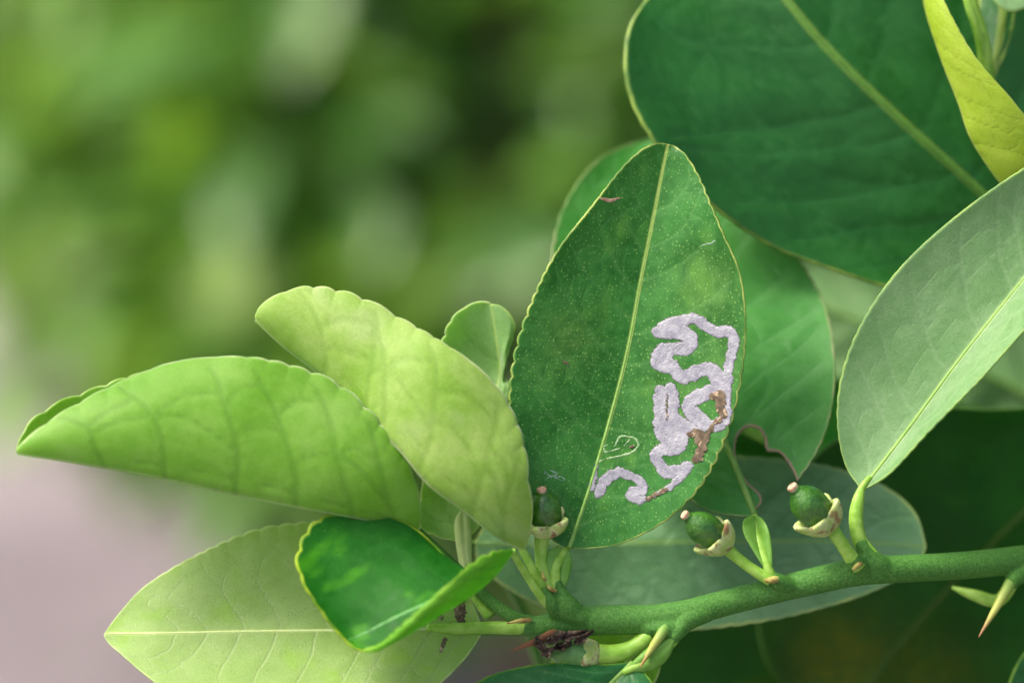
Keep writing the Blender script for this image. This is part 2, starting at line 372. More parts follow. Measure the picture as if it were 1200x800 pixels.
#=SETTING
# ------------------------------------------------------------------ ground
N = NT('bare_soil'); tc = N.n('ShaderNodeTexCoord').outputs['Object']
c = N.mix(N.mrange(N.noise(tc, 2.2, 5), .35, .65), lin((122, 113, 119)), lin((150, 141, 148)))
c = N.mix(N.mrange(N.noise(tc, 40, 4), .3, .7, 0, .5), c, lin((92, 84, 84)))
P_ = N.n('ShaderNodeBsdfPrincipled'); N.set(P_.inputs['Base Color'], c); P_.inputs['Roughness'].default_value = .9
N.set(P_.inputs['Normal'], N.bump(N.noise(tc, 60, 5), .01)); SOIL = N.surf(P_.outputs[0])
gx = np.r_[-120, -60, -30, np.linspace(-12, 12, 60), 30, 60, 120]; gy = np.r_[-60, -20, -4, np.linspace(0, 20, 60), 40, 80, 200]
X, Y = np.meshgrid(gx, gy, indexing='ij'); Z = .02 * np.sin(X * 1.7 + .5 * Y) * np.cos(Y * 1.3) * (np.hypot(X, Y) < 25)
ix = np.arange(X.size).reshape(X.shape); F = np.stack([ix[:-1, :-1], ix[1:, :-1], ix[1:, 1:], ix[:-1, 1:]], -1).reshape(-1, 4)
g = mesh('ground', np.stack([X, Y, Z], -1).reshape(-1, 3), F, SOIL); g['kind'] = 'structure'

# ------------------------------------------------------------------ far bushes and trees
def foliage(name, ca, cb, glint, T=.35, rough=.4):
    N = NT(name); r = N.attr('rnd').outputs['Fac']
    c = N.mix(N.mrange(r, 0, .6), lin(ca), lin(cb)); c = N.mix(N.mrange(r, .75, 1), c, lin(glint))  # palest leaves: sky highlights on glossy foliage put into the colour
    P = N.n('ShaderNodeBsdfPrincipled'); N.set(P.inputs['Base Color'], c); P.inputs['Roughness'].default_value = rough; P.inputs['Specular IOR Level'].default_value = .5
    tr = N.n('ShaderNodeBsdfTranslucent'); N.set(tr.inputs['Color'], N.mix(.5, c, lin((150, 190, 30))))
    mx = N.n('ShaderNodeMixShader'); mx.inputs[0].default_value = T
    N.t.links.new(P.outputs[0], mx.inputs[1]); N.t.links.new(tr.outputs[0], mx.inputs[2]); return N.surf(mx.outputs[0])
FOL = [foliage('foliage_mid', (74, 124, 48), (108, 156, 72), (196, 210, 172), T=.42, rough=.32),
       foliage('foliage_dark', (70, 116, 60), (96, 144, 84), (170, 190, 160), T=.42, rough=.32),
       foliage('foliage_light', (92, 142, 56), (128, 170, 90), (204, 216, 182), T=.42, rough=.32)]
BARK = plainmat('bark', (96, 80, 64), (128, 110, 92), scale=40, rough=.9, bumpd=.004)
def tree(name, label, cat, x, y, rx, rz, zc, nclump, nleaf, size, mat, seed, group):
    rg = np.random.default_rng(seed); th = Thing(name, label, cat, (x, y, 0), group)
    pts = [(x, y, -.05, .022), (x + .02, y, zc * .5, .018), (x - .02, y + .01, zc, .014), (x, y, zc + rz * .6, .006)]
    tube('trunk', pts, BARK, th, ns=10, n=14, world=True, rough=.06)
    cl = []
    for i in range(nclump):
        d = rg.normal(size=3); d /= np.linalg.norm(d); r = rg.uniform(.45, 1) ** .6
        cl.append((x + d[0] * rx * r, y + d[1] * rx * r * .7, max(zc + d[2] * rz * r, .12), rg.uniform(.16, .3) * rx, rg.uniform()))
    for k in range(6):
        c = cl[k]; z0 = zc * rg.uniform(.4, 1)
        tube('limb', [(x, y, z0, .012), ((x + c[0]) / 2, (y + c[1]) / 2, (z0 + c[2]) / 2 + .04, .009), (c[0], c[1], c[2], .004)], BARK, th, ns=7, n=8, world=True)
    cl = np.array(cl); k = rg.integers(0, nclump, nleaf); dv = rg.normal(size=(nleaf, 3)); dv /= np.linalg.norm(dv, axis=1)[:, None]
    c = cl[k, :3] + dv * (cl[k, 3] * rg.uniform(.3, 1.1, nleaf))[:, None]; c[:, 2] = np.maximum(c[:, 2], .05)
    ax = dv * .6 + rg.normal(size=(nleaf, 3)) * .6 + [0, 0, -.1]; ax /= np.linalg.norm(ax, axis=1)[:, None]
    up = np.array([0, 0, 1.0]) + rg.normal(size=(nleaf, 3)) * .55; sd = np.cross(ax, up); sd /= np.linalg.norm(sd, axis=1)[:, None]; nn = np.cross(sd, ax)
    Ls = size * rg.uniform(.65, 1.3, nleaf); sh = np.array([[0, 0, 0], [.3, .2, .05], [.3, -.2, .05], [.68, .19, .06], [.68, -.19, .06], [1, 0, -.08], [.3, 0, -.01], [.68, 0, -.02]])
    V = (c[:, None] + Ls[:, None, None] * (sh[None, :, 0:1] * ax[:, None] + sh[None, :, 1:2] * sd[:, None] + sh[None, :, 2:3] * nn[:, None])).reshape(-1, 3)
    b = (np.arange(nleaf) * 8)[:, None]; quads = np.array([[6, 7, 3, 1], [6, 2, 4, 7]]); tris = np.array([[0, 6, 1], [0, 2, 6], [7, 5, 3], [7, 4, 5]])
    F = np.concatenate([(b[:, :, None] + quads[None]).reshape(-1, 4).tolist(), ]).tolist() + (b[:, :, None] + tris[None]).reshape(-1, 3).tolist()
    rnd = np.clip(cl[k, 4] * .85 + rg.uniform(-.2, .35, nleaf), 0, 1)
    mesh('crown', V, F, mat, th, attrs=dict(rnd=np.repeat(rnd, 8)), kind='stuff')
    return th
def at(px, d): return (px - 600) / 1200 * .36 * d / math.cos(PITCH)
BG = [  # picture x, distance, half width, half height, centre height, clumps, leaves, leaf length, material
    (600, 2.7, .38, .36, .54, 26, 1150, .13, 0), (400, 3.0, .32, .34, .52, 26, 1150, .13, 2), (860, 3.0, .50, .45, .55, 26, 900, .13, 1),
    (260, 3.9, .36, .34, .50, 26, 1200, .14, 0), (440, 4.2, .75, .40, .42, 36, 2200, .14, 0), (-150, 5.4, .6, .40, .50, 34, 1500, .15, 1),
    (200, 5.6, 1.0, .42, .42, 44, 2600, .16, 2), (740, 4.4, .7, .45, .45, 40, 2200, .15, 2)]
BL = 'blurred leafy green bush standing at the far side of the bare soil'
for i, (px, d, rx, rz, zc, nc, nl, sz, m) in enumerate(BG):
    tree('garden_bush', BL, 'bush', at(px, d), d, rx, rz, zc, nc, nl, sz, FOL[m], 40 + i, 'bushes across the garden')

#=BRANCH
# ------------------------------------------------------------------ leaf materials
M_ = {}
M_['hero_up'] = leafmat('mature_leaf_upper', (28, 96, 26), (66, 138, 58), (92, 152, 76), (196, 214, 112), rough=.46, spec=.3, T=.30, tcol=(120, 190, 30),
                        dots=.75, dotcol=(136, 188, 90), vsoft=.35, vstr=.3, edgew=.36, bulge=.00006, stain=((90, 152, 56), .11), midw=.3, blot=(116, 160, 74), bumpd=.00008)
M_['hero_dn'] = leafmat('mature_leaf_under', (110, 146, 92), (126, 160, 104), (140, 172, 110), (176, 196, 96), rough=.6, spec=.25, T=.30, tcol=(150, 190, 60), vstr=.4)
M_['dark_up'] = leafmat('dark_leaf_upper', (22, 84, 24), (38, 104, 40), (50, 116, 56), (150, 180, 76), rough=.38, spec=.4, T=.22, tcol=(100, 175, 30), vsoft=.6, vstr=.3, bulge=.00010,
                        edgew=.8, midw=.7, dots=.2, dotcol=(70, 130, 60), bumpd=.00006)
M_['dark_dn'] = leafmat('dark_leaf_under', (92, 132, 84), (108, 146, 96), (130, 164, 104), (160, 184, 96), rough=.6, spec=.25, T=.25, tcol=(140, 180, 50))
M_['young_up'] = leafmat('young_leaf_upper', (96, 158, 44), (130, 182, 74), (86, 146, 40), (206, 228, 150), rough=.42, spec=.4, T=.45, tcol=(190, 226, 50), vw=.08, vstr=.25, edgew=.5, bumpd=.0001)
M_['young_dn'] = leafmat('young_leaf_under', (122, 180, 40), (154, 200, 84), (92, 154, 34), (220, 234, 170), rough=.5, spec=.5, T=.56, tcol=(176, 222, 34), vsoft=.75, vstr=.32, edgew=.5, bumpd=.00005, stain=((164, 206, 100), .1), sheen=.6, bulge=.00008)
M_['young_c'] = leafmat('wavy_leaf_under', (150, 196, 66), (188, 216, 116), (116, 170, 40), (222, 234, 168), rough=.5, spec=.5, T=.5, tcol=(196, 226, 60), vsoft=.8, vstr=.3, edgew=.5, bumpd=.00005,
                          stain=((194, 216, 140), .09), sheen=.6, bulge=.00008)
M_['young_f'] = leafmat('upright_leaf_upper', (140, 186, 110), (166, 204, 138), (120, 170, 90), (206, 228, 130), rough=.45, spec=.5, T=.4, tcol=(180, 225, 60), vw=.08, vstr=.25, edgew=.5, bumpd=.0001, sheen=.5)
M_['pale_up'] = leafmat('pale_leaf_upper', (148, 180, 98), (170, 198, 128), (186, 210, 146), (222, 232, 176), rough=.55, spec=.3, T=.38, tcol=(200, 226, 80), vsoft=.22, vstr=.4,
                        edgew=.35, dots=.35, dotcol=(130, 170, 80), midw=.35, stain=((150, 192, 80), .12), mid=(196, 214, 140), bumpd=.00014)
M_['grey_up'] = leafmat('grey_green_leaf_upper', (114, 160, 98), (134, 174, 118), (154, 190, 136), (166, 200, 104), rough=.48, spec=.4, T=.32, tcol=(150, 200, 60), vsoft=.35, vstr=.28,
                        edgew=.35, midw=.4, mid=(176, 206, 130), dots=.15, dotcol=(140, 180, 116), bumpd=.00008)
M_['small_up'] = leafmat('small_leaf_upper', (20, 88, 18), (40, 112, 32), (56, 130, 46), (190, 216, 60), rough=.52, spec=.18, T=.40, tcol=(86, 176, 24), vw=.06, vstr=.25, edgew=.7, midw=.2, mid=(110, 180, 80),
                         dots=.25, dotcol=(90, 170, 50), bumpd=.00008, stain=((80, 160, 30), .16))
M_['small_dn'] = leafmat('small_leaf_under', (116, 184, 50), (132, 196, 62), (100, 170, 50), (170, 214, 80), rough=.5, spec=.3, T=.5, tcol=(150, 220, 30), bumpd=.00008)
M_['shoot'] = leafmat('shoot_leaf', (172, 204, 56), (190, 216, 80), (150, 188, 50), (206, 222, 130), rough=.42, spec=.35, T=.45, tcol=(200, 220, 50), vw=.06, vstr=.3, edgew=.3)
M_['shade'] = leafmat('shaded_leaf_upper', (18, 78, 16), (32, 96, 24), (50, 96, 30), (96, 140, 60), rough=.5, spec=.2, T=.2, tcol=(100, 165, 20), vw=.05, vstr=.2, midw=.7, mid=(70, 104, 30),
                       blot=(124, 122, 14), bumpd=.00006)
VEIN = plainmat('vein_pale', (126, 174, 74), (146, 188, 92), rough=.45, T=.2, tcol=(160, 190, 60))
M_VN = plainmat('vein_shaded', (50, 88, 22), (60, 96, 28), rough=.5)
VEIN_E = plainmat('vein_fresh', (56, 128, 44), (66, 138, 52), rough=.5)
VEIN_J = plainmat('vein_big', (66, 116, 38), (80, 130, 48), rough=.45)
VEIN_B = plainmat('vein_mature', (112, 160, 66), (130, 174, 82), rough=.45)
VEIN_D = plainmat('vein_green', (104, 148, 62), (122, 160, 74), rough=.45)
VEIN_Y = plainmat('vein_light', (186, 208, 130), (196, 216, 144), rough=.5)
STEM = plainmat('green_bark', (60, 112, 40), (80, 132, 54), scale=2200, rough=.6, spec=.25, bumpd=.00022, c3=(108, 146, 76), c3s=1500, c3t=(.62, .74))
PETI = plainmat('petiole_green', (134, 188, 60), (166, 210, 92), scale=500, rough=.42, spec=.4, T=.15, tcol=(160, 200, 60))
PETW = plainmat('petiole_wing', (112, 170, 60), (136, 190, 84), scale=500, rough=.42, spec=.4, T=.35, tcol=(150, 200, 60))
N = NT('young_fruit_skin'); tc = N.n('ShaderNodeTexCoord').outputs['Object']
vo = N.n('ShaderNodeTexVoronoi'); vo.inputs['Scale'].default_value = 1700; N.set(vo.inputs['Vector'], tc)
c = N.mix(N.mrange(N.noise(tc, 400, 3), .35, .65), lin((36, 84, 18)), lin((60, 110, 30))); c = N.mix(N.mrange(vo.outputs['Distance'], .1, .3, .5, 0), c, lin((92, 138, 52)))
P_ = N.n('ShaderNodeBsdfPrincipled'); N.set(P_.inputs['Base Color'], c); P_.inputs['Roughness'].default_value = .3; P_.inputs['Specular IOR Level'].default_value = .6
N.set(P_.inputs['Normal'], N.bump(vo.outputs['Distance'], .00007)); FRUIT = N.surf(P_.outputs[0])
FRUIT2 = plainmat('young_fruit_ribbed', (74, 124, 56), (98, 146, 74), scale=500, rough=.4, bumpd=.0001)
CALYX = plainmat('calyx_cream', (166, 196, 96), (200, 212, 148), scale=500, rough=.5, T=.2, tcol=(200, 210, 120), c3=(140, 108, 76), c3s=520, c3t=(.53, .66))
SCAR = plainmat('scar_pink', (206, 176, 146), (160, 120, 92), scale=900, rough=.7)
THORN = plainmat('thorn_green', (110, 140, 60), (150, 150, 80), scale=300, rough=.5)
N = NT('thorn_red_tip'); al = N.attr('along').outputs['Fac']
c = N.mix(N.mrange(al, .1, .6), lin((104, 152, 62)), lin((168, 178, 84))); c = N.mix(N.mrange(al, .6, .97), c, lin((150, 106, 66)))
P_ = N.n('ShaderNodeBsdfPrincipled'); N.set(P_.inputs['Base Color'], c); P_.inputs['Roughness'].default_value = .5; THORN = N.surf(P_.outputs[0])
THORN_B = plainmat('thorn_brown', (132, 88, 56), (98, 62, 40), scale=500, rough=.6)
DEAD = plainmat('dead_tissue', (112, 98, 78), (76, 62, 46), scale=700, rough=.75, c3=(170, 150, 120), c3s=900)
DRY = plainmat('dried_scrap', (54, 44, 36), (92, 76, 62), scale=900, rough=.85, bumpd=.0003, c3=(140, 124, 104), c3s=700, c3t=(.6, .7))
NODE = plainmat('node_scar', (166, 160, 84), (126, 98, 52), scale=700, rough=.7)
# silvery mine film
N = NT('mine_film'); uv = N.attr('luv').outputs['Vector']; ins = N.attr('inside').outputs['Fac']
c = N.mix(N.mrange(N.noise(uv, .5, 3), .3, .7), lin((122, 122, 134)), lin((154, 154, 162)))
c = N.mix(N.mrange(N.noise(uv, 1.6, 4), .56, .72, 0, .55), c, lin((108, 132, 104)))
c = N.mix(N.mrange(N.noise(uv, 5, 3), .60, .70, 0, .7), c, lin((84, 80, 92)))
c = N.mix(N.mrange(ins, .2, 1.4, .95, 0), c, lin((66, 72, 64)))
P_ = N.n('ShaderNodeBsdfPrincipled'); N.set(P_.inputs['Base Color'], c); P_.inputs['Roughness'].default_value = .34; P_.inputs['Specular IOR Level'].default_value = .6
N.set(P_.inputs['Normal'], N.bump(N.noise(uv, 2.5, 4), .00012)); MINE = N.surf(P_.outputs[0])
SQUIG = plainmat('mine_green', (104, 146, 88), (140, 168, 124), scale=1500, rough=.4)
WEB = plainmat('web_white', (110, 146, 118), (146, 172, 152), rough=.5)

# ------------------------------------------------------------------ the main branch
BR = Thing('citrus_branch', 'green citrus twig with young fruitlets, carrying the leaf marked by a silvery winding trail', 'branch', W(np.array([660., 722., 0.])))
STOCK = [  # the twig itself, then the swellings and stubs that grow out of it; they are fused below
    [(560, 738, 1, 7), (600, 736, 1, 9), (640, 733, 0, 14), (690, 727, 0, 17.5), (760, 725, 0, 17), (800, 719, 0, 16), (850, 706, 1, 15.5), (905, 692, 2, 15.5), (960, 679, 2, 16), (1008, 669, 2, 17),
     (1060, 666, 4, 16.5), (1130, 662, 8, 16.5), (1200, 655, 13, 17), (1300, 645, 24, 18), (1500, 640, 60, 22), (1760, 700, 130, 26)],
    [(700, 727, 0, 12), (678, 722, -1, 14.5), (660, 712, -1.5, 14), (650, 700, -2, 9), (646, 690, -2, 6)], [(680, 724, -1, 12), (664, 708, -2, 13), (656, 692, -2, 8), (652, 680, -2, 5)],
    [(655, 722, -1, 10), (646, 706, -3, 9), (636, 688, -3, 6.5)],
    [(1045, 668, 3, 12), (1026, 660, 1.5, 14), (1014, 646, 1, 10), (1007, 632, 1, 8)], [(1012, 668, 1, 12), (1003, 660, -1, 11), (997, 652, -2, 8)],
    [(740, 728, 0, 12), (772, 736, -1, 14), (790, 738, -1.5, 12), (792, 746, -2, 8)], [(830, 716, 0, 12), (805, 726, -1, 13), (793, 742, -2, 9), (786, 752, -2, 6)], [(765, 732, -2, 10), (760, 742, -1, 8)],
    [(930, 688, 1, 9), (912, 681, -.5, 10), (903, 674, -1, 7)], [(1215, 660, 12, 12), (1195, 672, 11, 12), (1184, 684, 9, 8)]]
VV, FF, k0 = [], [], 0
for i_, st in enumerate(STOCK):
    v, f = tube('twig', st, None, None, ns=20, n=160 if i_ == 0 else 24, raw=True, seed=i_)
    VV.append(v); FF += [tuple(a + k0 for a in q) for q in f]; k0 += len(v)
tw = mesh('twig', np.vstack(VV), FF, STEM, BR)
md = tw.modifiers.new('fuse', 'REMESH'); md.mode = 'VOXEL'; md.voxel_size = .00024; md.use_smooth_shade = True
md = tw.modifiers.new('relax', 'SMOOTH'); md.factor = .5; md.iterations = 8
for a in ([(912, 678, -2.6, 3), (905, 679, -2.7, 4), (897, 680, -1.9, 2)], [(1010, 660, -2.6, 2), (1005, 662, -3, 3), (1000, 667, -2.6, 2)], [(652, 692, -3.6, 1.5), (646, 690, -4.2, 2.2), (641, 686, -4, 1.5)], [(640, 680, -4.2, 1), (637, 676, -4.6, 2), (635, 670, -4.2, 1)]):
    tube('bud_scar', a, NODE, BR, ns=12, rough=.25)

# --- the trail-marked leaf
B_L = [(662, 641, 0), (648, 634, -1), (630, 604, -3), (610, 560, -4), (599, 510, -4.5), (597, 470, -5), (604, 412, -5), (624, 352, -5), (652, 296, -4.5), (692, 244, -4), (736, 190, -2.5), (757, 173, -1.5), (771, 168, -.5), (783, 169, 0)]
B_M = [(667, 641, 0), (678, 610, 1), (692, 568, 2), (715, 490, 3), (735, 412, 3), (752, 322, 3), (768, 242, 2), (778, 190, 1), (783, 169, 0)]
B_R = [(672, 642, 0), (694, 642, 0), (726, 637, -1), (778, 611, -3), (820, 570, -4.5), (851, 510, -6), (869, 440, -7), (874, 378, -7), (867, 320, -6.5), (848, 275, -6), (833, 240, -5), (818, 205, -3), (801, 179, -1.5), (790, 171, 0), (783, 169, 0)]
tilt = lambda P, y0, k: [(x, y, z + (y0 - y) * k) for x, y, z in P]
B_M = [(x, y, z * .4) for x, y, z in B_M]; B_L = [(x, y, z * .8) for x, y, z in B_L]; B_R = [(x, y, z * .75) for x, y, z in B_R]
B_L, B_M, B_R = (tilt(p, 560, .017) for p in (B_L, B_M, B_R))
B = Leaf(B_L, B_M, B_R, bl=.4, br=.3, cren=3.6, ncren=36, wave=.35, nv=10, quilt=.05, seed=3)
B.build(BR, [M_['hero_up'], M_['hero_dn']], (-1, 1), nt=320, nu=64, thick=.4, blots=[(664, 398, 34, .5), (830, 335, 40, .45), (852, 420, 36, .35), (640, 430, 30, .25), (800, 470, 60, .2)], label='dark green dotted leaf with a silvery winding insect trail')
B.midrib(VEIN_B, 2.7, .5, sink=.5)
c7 = lambda *P: [(740 + x / 3.08, 340 + y / 3.08, r / 3.08) for x, y, r in P]
c6 = lambda *P: [(580 + x / 2.666, 360 + y / 2.666, r / 2.666) for x, y, r in P]
TRAIL = [c7((100, 152, 22), (150, 150, 26), (190, 160, 20)), c7((130, 225, 24), (110, 250, 24), (150, 270, 22)), c7((100, 480, 24), (150, 500, 26), (190, 500, 22)), c7((125, 560, 20), (160, 560, 22)), c7((92, 150, 20), (130, 128, 24), (180, 112, 22), (225, 103, 18), (270, 130, 19), (310, 150, 20), (352, 150, 22), (370, 175, 20), (362, 225, 18), (350, 275, 17), (345, 320, 22), (335, 350, 26), (345, 400, 14), (350, 440, 12), (330, 478, 20), (305, 500, 14)),
         c7((130, 140, 24), (185, 150, 26), (215, 185, 27), (200, 208, 26), (150, 212, 22), (112, 215, 24), (92, 258, 24), (110, 272, 22), (152, 285, 22), (182, 312, 24), (215, 305, 26), (250, 288, 24), (288, 290, 28), (312, 315, 30), (312, 350, 26), (270, 372, 26), (222, 395, 26), (205, 418, 24), (228, 450, 28), (258, 475, 28), (282, 488, 22), (315, 478, 18)),
         c7((108, 365, 24), (102, 400, 24), (108, 460, 25), (112, 520, 26), (150, 548, 22), (180, 545, 26), (165, 572, 22), (110, 575, 22), (86, 600, 20), (108, 635, 20), (120, 655, 22), (160, 652, 22), (208, 632, 16)),
         c7((140, 358, 24), (152, 400, 22), (152, 455, 22), (185, 488, 24), (225, 505, 20), (150, 520, 26)),
         c7((208, 632, 16), (185, 665, 16), (160, 690, 14), (130, 715, 10), (92, 735, 7), (60, 752, 7)),
         c6((300, 565, 10), (312, 530, 8), (318, 495, 4)), c6((325, 580, 15), (345, 540, 17), (388, 516, 17), (418, 525, 14), (450, 540, 15), (462, 570, 15), (428, 582, 20), (448, 600, 15), (470, 598, 8))]
B.patch('leaf_mine', TRAIL, MINE, step=.55, height=.05, jag=.85, grow=.35, label='silvery white winding trail mined under the leaf skin')
B.patch('dead_patch', [c7((296, 384, 14), (322, 378, 18), (322, 420, 18), (330, 450, 15), (300, 482, 8), (272, 530, 10), (256, 570, 16), (238, 608, 16)), c7((212, 516, 10), (245, 520, 18), (240, 545, 14)), c7((58, 752, 6), (95, 734, 8), (130, 715, 5))],
        DEAD, step=.6, height=.05, base=.13, jag=1.1, seed=5, label='brown dead leaf tissue')
B.patch('leaf_mine', [c6((345, 452, 2), (340, 435, 2), (352, 430, 1.5)), c6((375, 432, 2), (392, 404, 3), (418, 404, 2.5), (440, 412, 3), (448, 430, 3), (436, 446, 2.5)), c6((345, 452, 2), (372, 446, 1.5), (388, 440, 2)),
        c6((318, 484, 3), (345, 474, 2), (380, 466, 2), (415, 458, 3), (440, 446, 2)), c6((404, 432, 2), (420, 414, 2))], SQUIG, step=.35, height=.05, jag=.35, seed=9, puff=1.2, grow=.1)
B.patch('scar', [[(702, 232, .8), (710, 234, 1.6), (716, 235, 2.2), (722, 233, 1.3), (727, 232, .6)]], SCAR, step=.4, height=.06, jag=.5, puff=1.2)
B.patch('scar', [[(661, 424, 1.2), (665, 426, 1.0)], [(742, 523, 1.6), (739, 524, 1.6)]], DEAD, step=.35, height=.04, base=.2, jag=.4, puff=1)
rw = np.random.default_rng(22); web = []
for k_ in range(9):
    a0 = rw.uniform(0, 6.28); p_ = np.array([649., 559.]) + rw.normal(size=2) * (1.2, .8); st = [(p_[0], p_[1], .36)]
    for m_ in range(rw.integers(3, 6)):
        a0 += rw.normal() * .8; p_ = p_ + np.array([math.cos(a0) * 1.3, math.sin(a0)]) * rw.uniform(1.5, 3.6); st.append((p_[0], p_[1], max(.13, .34 - .06 * m_)))
    web.append(st)
B.patch('web_thread', web, WEB, step=.25, height=.03, jag=.15, puff=.8)
B.patch('web_thread', [[(822, 288, .4), (829, 286, .8), (834, 285, .5), (838, 282, .4)]], WEB, step=.3, height=.04, jag=.5, puff=.8)
for k_ in range(9):
    a_ = c7((128 + 3 * math.sin(k_ * 2), 375 + 11 * k_, 2.6), (129 + 3 * math.sin(k_ * 2 + 1), 380 + 11 * k_, 1.8))
    B.patch('frass_line', [a_], DEAD, step=.35, height=.02, base=.17, jag=.3, puff=.8, seed=k_)
# winged petiole
def petiole(pts, wing=None, leaf=None, mat=None, flat=.8, wmat=None):
    par = leaf.o if leaf else None
    tube('petiole', pts, mat or PETI, BR, par, ns=16, flat=flat, rough=.02)
    if wing:
        lw = Leaf(*wing, bl=-.4, br=-.4, nv=5, quilt=0); lw.build(BR, [wmat or PETW], (1, 1), nt=40, nu=12, thick=.5, name='petiole_wing'); lw.o.parent = par
petiole([(660, 706, -2, 8), (652, 690, -2, 7), (651, 665, -1.5, 6), (660, 648, -.5, 5), (668, 636, .6, 4)],
        ([(652, 700, -2), (644, 680, -2), (640, 660, -2), (643, 645, -1.5), (655, 640, -1)], [(655, 700, -1.8), (653, 670, -1.2), (661, 642, -.2)], [(658, 700, -1.8), (668, 672, -1.2), (670, 655, -1), (667, 645, -.8), (664, 641, -.4)]), B)

# --- folded bright leaf reaching to the left
A_K = [(488, 624, -4), (440, 610, -8), (372, 597, -10), (280, 579, -11), (180, 557, -12), (90, 541, -12), (20, 530, -12)]
A_U = [(490, 622, -4), (492, 590, -7), (478, 545, -8), (440, 490, -8), (395, 450, -7), (345, 430, -6), (300, 420, -6), (250, 419, -6), (200, 426, -7), (150, 445, -8), (100, 469, -9), (55, 497, -11), (28, 518, -12), (18, 529, -12)]
A_F = [(488, 624, -3), (470, 570, 2), (430, 500, 8), (350, 452, 12), (250, 434, 11), (170, 436, 8), (110, 455, 4), (70, 471, -2), (40, 490, -7), (26, 510, -10), (18, 528, -11.5)]
A = Leaf(A_U, A_K, A_F, bl=-3, br=4, cren=5, ncren=20, wave=.8, nv=6, quilt=.0, seed=8, sl=.22)
A.build(BR, [M_['young_up'], M_['young_dn']], (-1, -1), nt=240, nu=44, label='bright green folded leaf stretching out past all the others')
petiole([(490, 622, -4, 5), (530, 660, -1, 6), (570, 700, 1, 7), (605, 724, 0, 7.5), (645, 730, 1, 7)], None, A, STEM)

# --- wavy pale-topped leaf folded over the middle
C_K = [(612, 643, -4), (580, 626, -8), (545, 598, -10), (502, 566, -11), (470, 528, -10), (438, 498, -7), (405, 466, -3), (370, 434, -1), (330, 403, -1), (299, 374, -2)]
C_U = [(614, 642, -4), (622, 618, -7), (620, 570, -9), (611, 512, -9), (591, 466, -8), (558, 429, -7), (514, 399, -6), (470, 374, -4), (430, 352, -2), (395, 341, 0), (360, 337, 1), (325, 346, 0), (305, 360, -1), (298, 372, -2)]
C_F = [(612, 642, -2), (600, 580, 4), (570, 510, 8), (530, 460, 10), (490, 425, 10), (440, 400, 8), (390, 380, 6), (345, 372, 3), (315, 372, 0), (299, 374, -1.5)]
C = Leaf(C_U, C_K, C_F, bl=-2.5, br=2, cren=5, ncren=16, wave=.9, nv=6, quilt=.0, seed=4, sl=.22)
C.build(BR, [M_['young_up'], M_['young_c']], (-1, -1), nt=240, nu=44, label='light green folded leaf with pale wavy top edge')
petiole([(610, 640, -4, 4.5), (622, 662, -4, 5), (634, 685, -3, 6), (652, 712, -1, 7)], None, C)

# --- pale leaf at the twig's end
D_M = [(566, 738, 1), (500, 736, 0), (400, 738, -1), (300, 739, -1), (200, 741, 0), (122, 742, 2)]
D_U = [(566, 736, 1), (545, 690, 1), (500, 645, 2), (440, 618, 2.5), (385, 611, 3), (340, 613, 3), (300, 620, 3), (250, 640, 3), (200, 666, 3), (165, 690, 3), (142, 715, 2.5), (128, 733, 2), (122, 742, 2)]
D_D = [(566, 740, 1), (545, 770, -2), (500, 812, -5), (430, 850, -7), (350, 862, -7), (270, 848, -6), (210, 818, -3), (170, 790, -1), (142, 766, 1), (126, 752, 2), (121, 743, 2)]
D_U, D_M, D_D = (tilt(p, 738, .07) for p in (D_U, D_M, D_D))
D = Leaf(D_U, D_M, D_D, bl=.5, br=.5, cren=2.6, ncren=28, wave=.3, nv=9, quilt=.07, seed=6)
D.build(BR, [M_['pale_up'], M_['young_dn']], (-1, 1), nt=260, nu=48, label='pale yellow-green leaf lying level below the folded leaf')
D.midrib(VEIN_Y, 3.0, .9, sink=.45)
petiole([(500, 735, 0, 5), (540, 736, 0, 7), (575, 735, .5, 7.5), (610, 735, 0, 8), (655, 731, 0, 8)], None, D)
D.patch('dead_patch', [[(541, 706, 4), (539, 718, 7), (542, 728, 4)], [(516, 722, 4), (510, 720, 3)], [(522, 748, 2), (518, 756, 2.5), (517, 762, 1.5)]], DEAD, step=.6, height=.08, jag=1.1, seed=4, label='brown dead leaf tissue')

# --- small dark cupped leaf in front
E_K = [(600, 646, -10), (580, 672, -14), (555, 694, -17), (510, 722, -20), (470, 746, -21), (440, 761, -20), (428, 762, -19)]
E_N = [(599, 643, -10), (575, 648, -16), (552, 661, -20), (528, 682, -23), (500, 708, -24), (468, 738, -23), (446, 756, -21), (428, 761, -19)]
E_F = [(597, 645, -9), (562, 668, -8), (534, 668, -8), (508, 640, -8), (478, 614, -8), (440, 600, -8.5), (400, 600, -9), (370, 610, -10), (353, 634, -11), (348, 660, -13), (360, 690, -15), (385, 727, -17), (405, 750, -18), (420, 760, -19), (428, 761, -19)]
E = Leaf(E_N, E_K, E_F, bl=-1.5, br=3, cren=5, ncren=18, wave=.3, nv=6, quilt=.12, seed=2)
E.build(BR, [M_['small_up'], M_['small_dn']], (1, 1), nt=200, nu=44, label='small deep green cupped leaf with one side rolled up')
E.patch('vein', [[(404, 752, .6), (430, 740, 1), (465, 722, 1.4), (500, 706, 1.8), (535, 690, 2)]], VEIN_E, step=.6, height=.08, jag=.3, half=1, puff=2.5)
petiole([(600, 645, -10, 4), (615, 670, -6, 4.5), (635, 700, -4, 5), (655, 720, -1, 6)], None, E)

